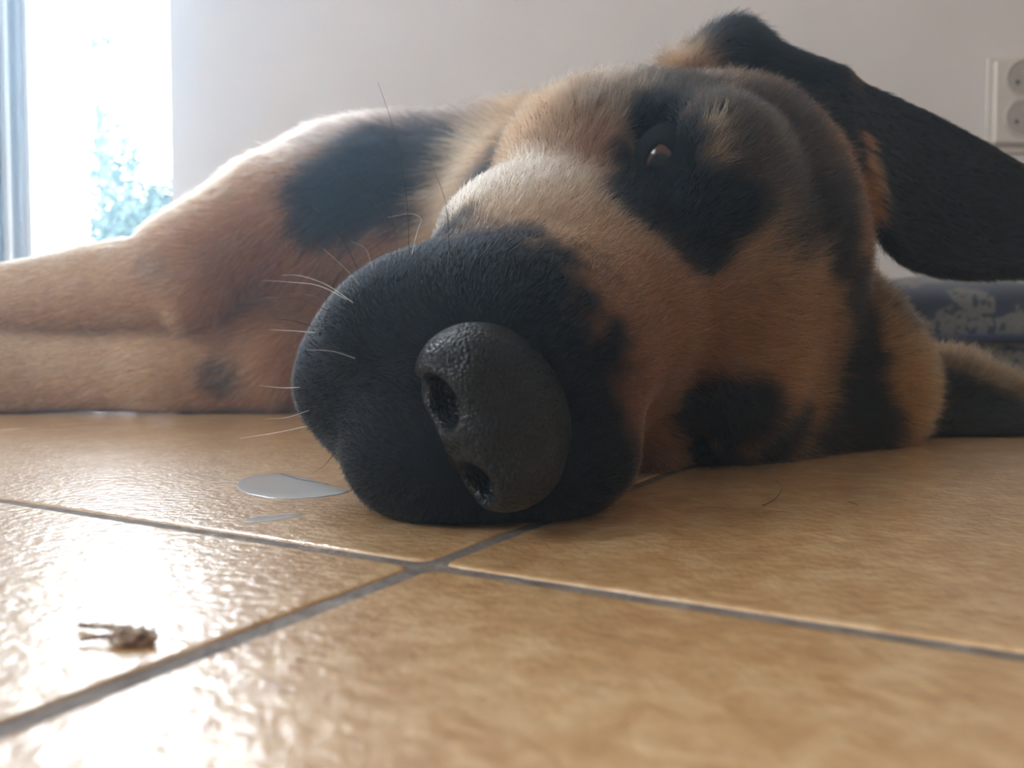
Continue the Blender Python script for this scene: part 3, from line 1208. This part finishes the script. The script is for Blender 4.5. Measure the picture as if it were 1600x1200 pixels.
# ------------------------------------------------------------------ dog bed against the wall
mb = Mat('printed_navy_cotton')
tc = mb.n('ShaderNodeTexCoord')
nz1 = mb.n('ShaderNodeTexNoise'); nz1.inputs['Scale'].default_value = 26; nz1.inputs['Detail'].default_value = 2
mb.l(tc, 'Object', nz1, 'Vector')
mixv = mb.n('ShaderNodeVectorMath', operation='MULTIPLY_ADD')
mb.l(nz1, 'Color', mixv, 0); mixv.inputs[1].default_value = (0.03, 0.03, 0.03); mb.l(tc, 'Object', mixv, 2)
vo1 = mb.n('ShaderNodeTexVoronoi'); vo1.inputs['Scale'].default_value = 40; vo1.distance = 'CHEBYCHEV'
mb.l(mixv, 'Vector', vo1, 'Vector')
nz2 = mb.n('ShaderNodeTexNoise'); nz2.inputs['Scale'].default_value = 170; nz2.inputs['Detail'].default_value = 3
mb.l(tc, 'Object', nz2, 'Vector')
sepc = mb.n('ShaderNodeSeparateColor'); mb.l(vo1, 'Color', sepc, 'Color')
thr = mb.n('ShaderNodeMath', operation='GREATER_THAN'); mb.l(sepc, 'Red', thr, 0); thr.inputs[1].default_value = 0.34
core = mb.n('ShaderNodeMath', operation='LESS_THAN'); mb.l(vo1, 'Distance', core, 0); core.inputs[1].default_value = 0.56
lace = mb.n('ShaderNodeMath', operation='GREATER_THAN'); mb.l(nz2, 'Fac', lace, 0); lace.inputs[1].default_value = 0.44
m1 = mb.n('ShaderNodeMath', operation='MULTIPLY'); mb.l(thr, 'Value', m1, 0); mb.l(core, 'Value', m1, 1)
m2 = mb.n('ShaderNodeMath', operation='MULTIPLY'); mb.l(m1, 'Value', m2, 0); mb.l(lace, 'Value', m2, 1)
rp = mb.ramp(m2, 'Value', [(0.0, (0.015, 0.024, 0.046)), (1.0, (0.12, 0.12, 0.115))])
mb.l(rp, 'Color', mb.b, 'Base Color')
mb.b.inputs['Roughness'].default_value = 0.85
mb.b.inputs['Sheen Weight'].default_value = 0.3
wv = mb.noise(1500, 2)
mb.bump(wv, 'Fac', 0.3, 0.0006)

bed = bpy.data.objects.new('dog_bed', None)
C.objects.link(bed)
tag(bed, 'navy blue dog bed cushion with a pale printed pattern behind the dog', 'dog bed')
BX0, BX1, BY0, BY1, BZ = 0.300, 0.95, 0.700, 1.18, 0.112


def cushion():
    bm = bmesh.new()
    nx, ny = 48, 40
    cx, cy = (BX0 + BX1) / 2, (BY0 + BY1) / 2
    hx, hy = (BX1 - BX0) / 2, (BY1 - BY0) / 2
    bmesh.ops.create_cube(bm, size=2)
    bmesh.ops.subdivide_edges(bm, edges=bm.edges[:], cuts=30, use_grid_fill=True)
    for v in bm.verts:
        p = v.co
        q = 6.0
        n_ = (abs(p.x) ** q + abs(p.y) ** q + abs(p.z) ** 3.0) ** (1 / q)
        r_ = (abs(p.x) ** 5 + abs(p.y) ** 5 + abs(p.z) ** 5) ** 0.2
        d = p / max(r_, 1e-6)
        x, y, z = d
        puff = 1 + 0.10 * (1 - x * x) * (1 - y * y)
        w_ = mnoise.noise(Vector((x * 3, y * 3, z * 2))) * 0.012
        v.co = (cx + x * hx + w_ * 0.4, cy + y * hy + w_ * 0.5, max(0.0008, BZ / 2 * (1 + z * puff) + w_ * 0.5 * (z > -0.5)))
    return bm


from_bm('cushion', cushion(), mb.m, bed, True)
# piping along the middle seam
bm = bmesh.new()
pts = []
for i in range(97):
    t = 2 * math.pi * i / 96
    c_, s_ = math.cos(t), math.sin(t)
    r_ = (abs(c_) ** 5 + abs(s_) ** 5) ** -0.2
    pts.append(((BX0 + BX1) / 2 + c_ * r_ * ((BX1 - BX0) / 2 + 0.002), (BY0 + BY1) / 2 + s_ * r_ * ((BY1 - BY0) / 2 + 0.002), BZ * 0.48))
M_pipe = plain('navy_piping', (0.02, 0.03, 0.075), 0.8, bump=(800, 0.3, 0.0005))
from_bm('piping', tube_mesh('piping', pts, 0.004, 0.004, 6, 192), M_pipe, bed, True)

# ------------------------------------------------------------------ double power socket on the wall
M_plas = plain('ivory_plastic', (0.66, 0.63, 0.58), 0.3, 0.5, bump=(50, 0.03, 0.0005))
M_well = plain('recessed_plastic', (0.42, 0.38, 0.34), 0.35, 0.5, bump=(80, 0.05, 0.0004))
M_hole = plain('pin_hole', (0.01, 0.01, 0.01), 0.6, bump=(80, 0.05, 0.0004))
M_brass = plain('nickel_pin', (0.6, 0.58, 0.54), 0.25, 0.8, bump=(80, 0.05, 0.0004))
sock = bpy.data.objects.new('power_socket', None)
C.objects.link(sock)
tag(sock, 'ivory double power socket mounted on the plaster wall', 'socket')
sx0 = P(1545, 150, WY - 0.028)[0]
sz1 = P(1546, 89, WY - 0.028)[2]
sw, sh = 0.096, 0.140
sz0 = sz1 - sh
box_obj('back_plate', (sx0, WY - 0.006, sz0), (sx0 + sw, WY, sz1), M_plas, sock, 0.0025, 3)
scx = sx0 + sw / 2


def disc(bm, cx, y, cz, r, y2, r2, n=36):
    a = [bm.verts.new((cx + r * math.cos(2 * math.pi * i / n), y, cz + r * math.sin(2 * math.pi * i / n))) for i in range(n)]
    b = [bm.verts.new((cx + r2 * math.cos(2 * math.pi * i / n), y2, cz + r2 * math.sin(2 * math.pi * i / n))) for i in range(n)]
    for i in range(n):
        bm.faces.new((a[i], a[(i + 1) % n], b[(i + 1) % n], b[i]))
    return a, b


# face plate: a raised slab pierced by two round wells
FYS = WY - 0.016
wells = [P(1600, 122, WY - 0.035)[2], P(1600, 183, WY - 0.035)[2]]
bm = bmesh.new()
add_box(bm, (sx0 + 0.006, FYS, sz0 + 0.012), (sx0 + sw - 0.006, WY - 0.004, sz1 - 0.006))
bmesh.ops.bevel(bm, geom=bm.edges[:], offset=0.004, segments=3, affect='EDGES', profile=0.5)
fp = from_bm('face_plate', bm, M_plas, sock)
for cz in wells:
    bm = bmesh.new()
    a, b = disc(bm, scx, FYS - 0.0025, cz, 0.0275, FYS - 0.0025, 0.0255)
    n = len(a)
    c_ = [bm.verts.new((v.co.x, FYS + 0.001, v.co.z)) for v in a]
    for i in range(n):
        bm.faces.new((a[i], a[(i + 1) % n], c_[(i + 1) % n], c_[i]))
    d_ = [bm.verts.new((v.co.x, FYS - 0.0004, v.co.z)) for v in b]
    for i in range(n):
        bm.faces.new((b[i], b[(i + 1) % n], d_[(i + 1) % n], d_[i]))
    rim = from_bm('socket_rim', bm, M_plas, sock)
    bm = bmesh.new()
    n = 36
    bm.faces.new([bm.verts.new((scx + 0.0256 * math.cos(2 * math.pi * i / n), FYS - 0.0005, cz + 0.0256 * math.sin(2 * math.pi * i / n))) for i in range(n)])
    wl = from_bm('socket_well', bm, M_well, sock)
    for dx in (-0.0095, 0.0095):
        bm = bmesh.new()
        a, b = disc(bm, scx + dx, FYS - 0.0009, cz - 0.006, 0.0034, FYS - 0.0005, 0.0034, 14)
        bm.faces.new(a)
        from_bm('pin_hole', bm, M_hole, wl)
    bm = bmesh.new()
    a, b = disc(bm, scx, FYS - 0.006, cz + 0.009, 0.002, FYS, 0.0026, 14)
    bm.faces.new(a)
    from_bm('earth_pin', bm, M_brass, wl)

# ------------------------------------------------------------------ drool puddle
mw = Mat('drool')
mw.b.inputs['Base Color'].default_value = (0.93, 0.93, 0.92, 1)  # whitish body colour, partly see-through
mw.b.inputs['Roughness'].default_value = 0.12
mw.b.inputs['IOR'].default_value = 1.34
mw.b.inputs['Transmission Weight'].default_value = 0.45
nz = mw.noise(300, 2)
mw.bump(nz, 'Fac', 0.05, 0.0004)


def puddle(name, outline, h, label):
    pts = [FL(*p) for p in outline]
    c = sum(pts) / len(pts)
    bm = bmesh.new()
    rings = []
    for f_, z in ((1.0, 0.00005), (0.985, h * 0.5), (0.94, h * 0.9), (0.6, h * 1.0)):
        rings.append([bm.verts.new((c[0] + (p[0] - c[0]) * f_, c[1] + (p[1] - c[1]) * f_, z)) for p in pts])
    n = len(pts)
    for r0, r1 in zip(rings, rings[1:]):
        for i in range(n):
            bm.faces.new((r0[i], r0[(i + 1) % n], r1[(i + 1) % n], r1[i]))
    bm.faces.new(rings[-1])
    bm.faces.new(rings[0][::-1])
    o = from_bm(name, bm, mw.m, None, True)
    tag(o, label, 'puddle')
    return o


puddle('drool_puddle', [(368, 758), (376, 749), (398, 742), (430, 739), (462, 743), (490, 750), (520, 761), (548, 768), (530, 773), (500, 777), (460, 780), (420, 779), (388, 773), (373, 766)], 0.00035,
       'whitish drool puddle on the tile beside the muzzle')
puddle('drool_streak', [(376, 814), (400, 808), (440, 804), (480, 803), (455, 809), (420, 814), (390, 817)], 0.00015,
       'thin faint wet streak on the tile below the drool puddle')

# loose hairs on the floor
for pl, lab in (([(438, 741), (462, 750), (500, 757), (548, 768)], 'dark loose hair lying in the drool puddle'),
                ([(290, 744), (330, 754), (368, 756)], 'pale loose hair lying left of the drool puddle'),
                ([(1192, 792), (1212, 780), (1222, 764), (1212, 752)], 'curled dark loose hair on the tile right of the muzzle'),
                ([(1326, 786), (1336, 789), (1342, 792)], 'very short dark loose hair on the right tile')):
    pts = []
    for x, y in pl:
        q = FL(x, y)
        q[2] = 0.0006 if 'puddle' in lab and 'dark' in lab else 0.0004
        pts.append(q)
    o = from_bm('loose_hair', tube_mesh('h', pts, 0.00013, 0.00006), M_whl if 'pale' in lab else M_whd, None, True)
    tag(o, lab, 'hair', 'loose hairs on the floor')

# ------------------------------------------------------------------ dry plant scrap on the near tile
mh = Mat('dry_husk')
nz = mh.noise(500, 4)
r = mh.ramp(nz, 'Fac', [(0.35, (0.10, 0.05, 0.035)), (0.5, (0.30, 0.20, 0.13)), (0.65, (0.55, 0.48, 0.38))])
mh.l(r, 'Color', mh.b, 'Base Color')
mh.b.inputs['Roughness'].default_value = 0.8
mh.bump(nz, 'Fac', 0.6, 0.0006)
scrap = bpy.data.objects.new('plant_scrap', None)
C.objects.link(scrap)
tag(scrap, 'dry brown plant scrap with two thin prongs on the near tile', 'plant scrap')
sc_c = FL(210, 1006)
bm = bmesh.new()
bmesh.ops.create_icosphere(bm, subdivisions=3, radius=1)
for v in bm.verts:
    p = v.co.copy()
    k = 1 + 0.45 * mnoise.noise(p * 1.7 + Vector((4, 1, 0))) + 0.30 * mnoise.noise(p * 4.5)
    sq = lambda a: math.copysign(abs(a) ** 0.75, a)
    v.co = (sc_c[0] + sq(p.x) * 0.0036 * k, sc_c[1] + sq(p.y) * 0.0020 * k, max(0.0002, 0.0011 + sq(p.z) * 0.0013 * k))
from_bm('husk', bm, mh.m, scrap)
for a, b, c_, r0 in (((206, 996), (160, 989), (124, 984), 0.00065), ((204, 1006), (160, 1005), (124, 1007), 0.00050)):
    pts = []
    for j, q in enumerate((a, b, c_)):
        p = FL(*q)
        p[2] = 0.0014 - 0.0003 * j
        pts.append(p)
    from_bm('prong', tube_mesh('p', pts, r0, r0 * 0.75, 6, 8), mh.m, scrap, True)
for (dx, dz, tx, tz, r0) in ((0.0016, 0.0017, 0.0012, 0.0031, 0.0008), (0.0026, 0.0014, 0.0040, 0.0017, 0.0007), (-0.0010, 0.0018, -0.0014, 0.0027, 0.0006)):
    a = Vector(sc_c) + Vector((dx, -0.0003, dz))
    b = Vector(sc_c) + Vector((tx, -0.0005, tz))
    from_bm('bract', tube_mesh('b', [a, (a + b) / 2 + Vector((0.0002, 0, 0)), b], r0, r0 * 0.15, 5, 5), mh.m, scrap)

# ------------------------------------------------------------------ outside: ground and shrubs seen through the door
M_ground = plain('garden_ground', (0.20, 0.20, 0.13), 0.9, bump=(8, 0.5, 0.02))
o = struct('ground', [((-14, WY + TH + 0.03, -0.5), (8, 16, -0.12))], M_ground)
tag(o, 'garden ground outside the balcony door')


def leaf_material(name, c0, c1):
    m = Mat(name)
    oi = m.noise(3.0, 2)
    r = m.ramp(oi, 'Fac', [(0.35, c0), (0.65, c1)])
    m.l(r, 'Color', m.b, 'Base Color')
    m.b.inputs['Roughness'].default_value = 0.5
    return m.m


M_leaf = leaf_material('leaf', (0.016, 0.034, 0.018), (0.030, 0.052, 0.028))
M_bark = plain('bark', (0.06, 0.045, 0.03), 0.85, bump=(40, 0.6, 0.01))


def plant(name, base, blobs, n, leaf, label, trunk):
    root = bpy.data.objects.new(name, None)
    C.objects.link(root)
    tag(root, label, name.split('_')[-1])
    r_ = np.random.default_rng(int(abs(base[0]) * 100))
    vs, fs = [], []
    tot = sum(b[3] ** 2 for b in blobs)
    for (x, y, z, r) in blobs:
        for _ in range(int(n * r * r / tot)):
            d = r_.normal(size=3)
            d /= np.linalg.norm(d)
            c = np.array([x, y, z]) + d * r * r_.random() ** 0.4
            a = r_.normal(size=3); a /= np.linalg.norm(a)
            b = np.cross(a, r_.normal(size=3)); b /= np.linalg.norm(b)
            nn = np.cross(a, b)
            L_ = leaf * r_.uniform(0.6, 1.3)
            i0 = len(vs)
            vs += [c - a * L_, c + b * L_ * 0.42 + nn * L_ * 0.12, c + a * L_, c - b * L_ * 0.42 + nn * L_ * 0.12]
            fs += [(i0, i0 + 1, i0 + 2, i0 + 3)]
    o = mesh_obj('foliage', np.array(vs), np.array(fs), M_leaf, root)
    for i, (x, y, z, r) in enumerate(blobs):
        pts = [(base[0], base[1], -0.12), ((base[0] * 2 + x) / 3, (base[1] * 2 + y) / 3, z * 0.35), (x, y, z)]
        from_bm('stem', tube_mesh('s', pts, trunk, trunk * 0.4, 7, 8), M_bark, root, True)


plant('garden_shrub', (-2.15, 5.0), [(-2.30, 5.0, 0.75, 0.30), (-2.10, 5.1, 0.70, 0.32), (-1.90, 5.0, 0.85, 0.22), (-2.35, 5.1, 1.10, 0.20)], 6000, 0.026,
      'leafy green shrub growing outside the balcony door', 0.02)
plant('garden_tree', (-3.35, 7.2), [(-3.40, 7.2, 2.55, 0.22), (-3.38, 7.2, 1.9, 0.20), (-3.42, 7.1, 3.1, 0.25), (-3.10, 7.2, 1.75, 0.14)], 1500, 0.032,
      'slender sparse tree standing behind the shrub outside', 0.03)

# ------------------------------------------------------------------ faint bluish haze, added to stand in for veiling glare from the door
mz = Mat('glare_haze')
mz.nt.nodes.remove(mz.b)
out = [n_ for n_ in mz.nt.nodes if n_.type == 'OUTPUT_MATERIAL'][0]
vs_ = mz.n('ShaderNodeVolumeScatter')
vs_.inputs['Color'].default_value = (0.48, 0.74, 1.0, 1)
vs_.inputs['Density'].default_value = 0.185
vs_.inputs['Anisotropy'].default_value = 0.60
mz.nt.links.new(vs_.outputs[0], out.inputs['Volume'])
hz = box_obj('glare_haze', (RX0 - 0.05, FY - 0.05, -0.03), (RX1 + 0.05, WY + 0.05, RZ1 + 0.05), mz.m)
tag(hz, 'faint bluish haze added to stand in for veiling glare from the balcony door', 'glare_haze', kind='stuff')
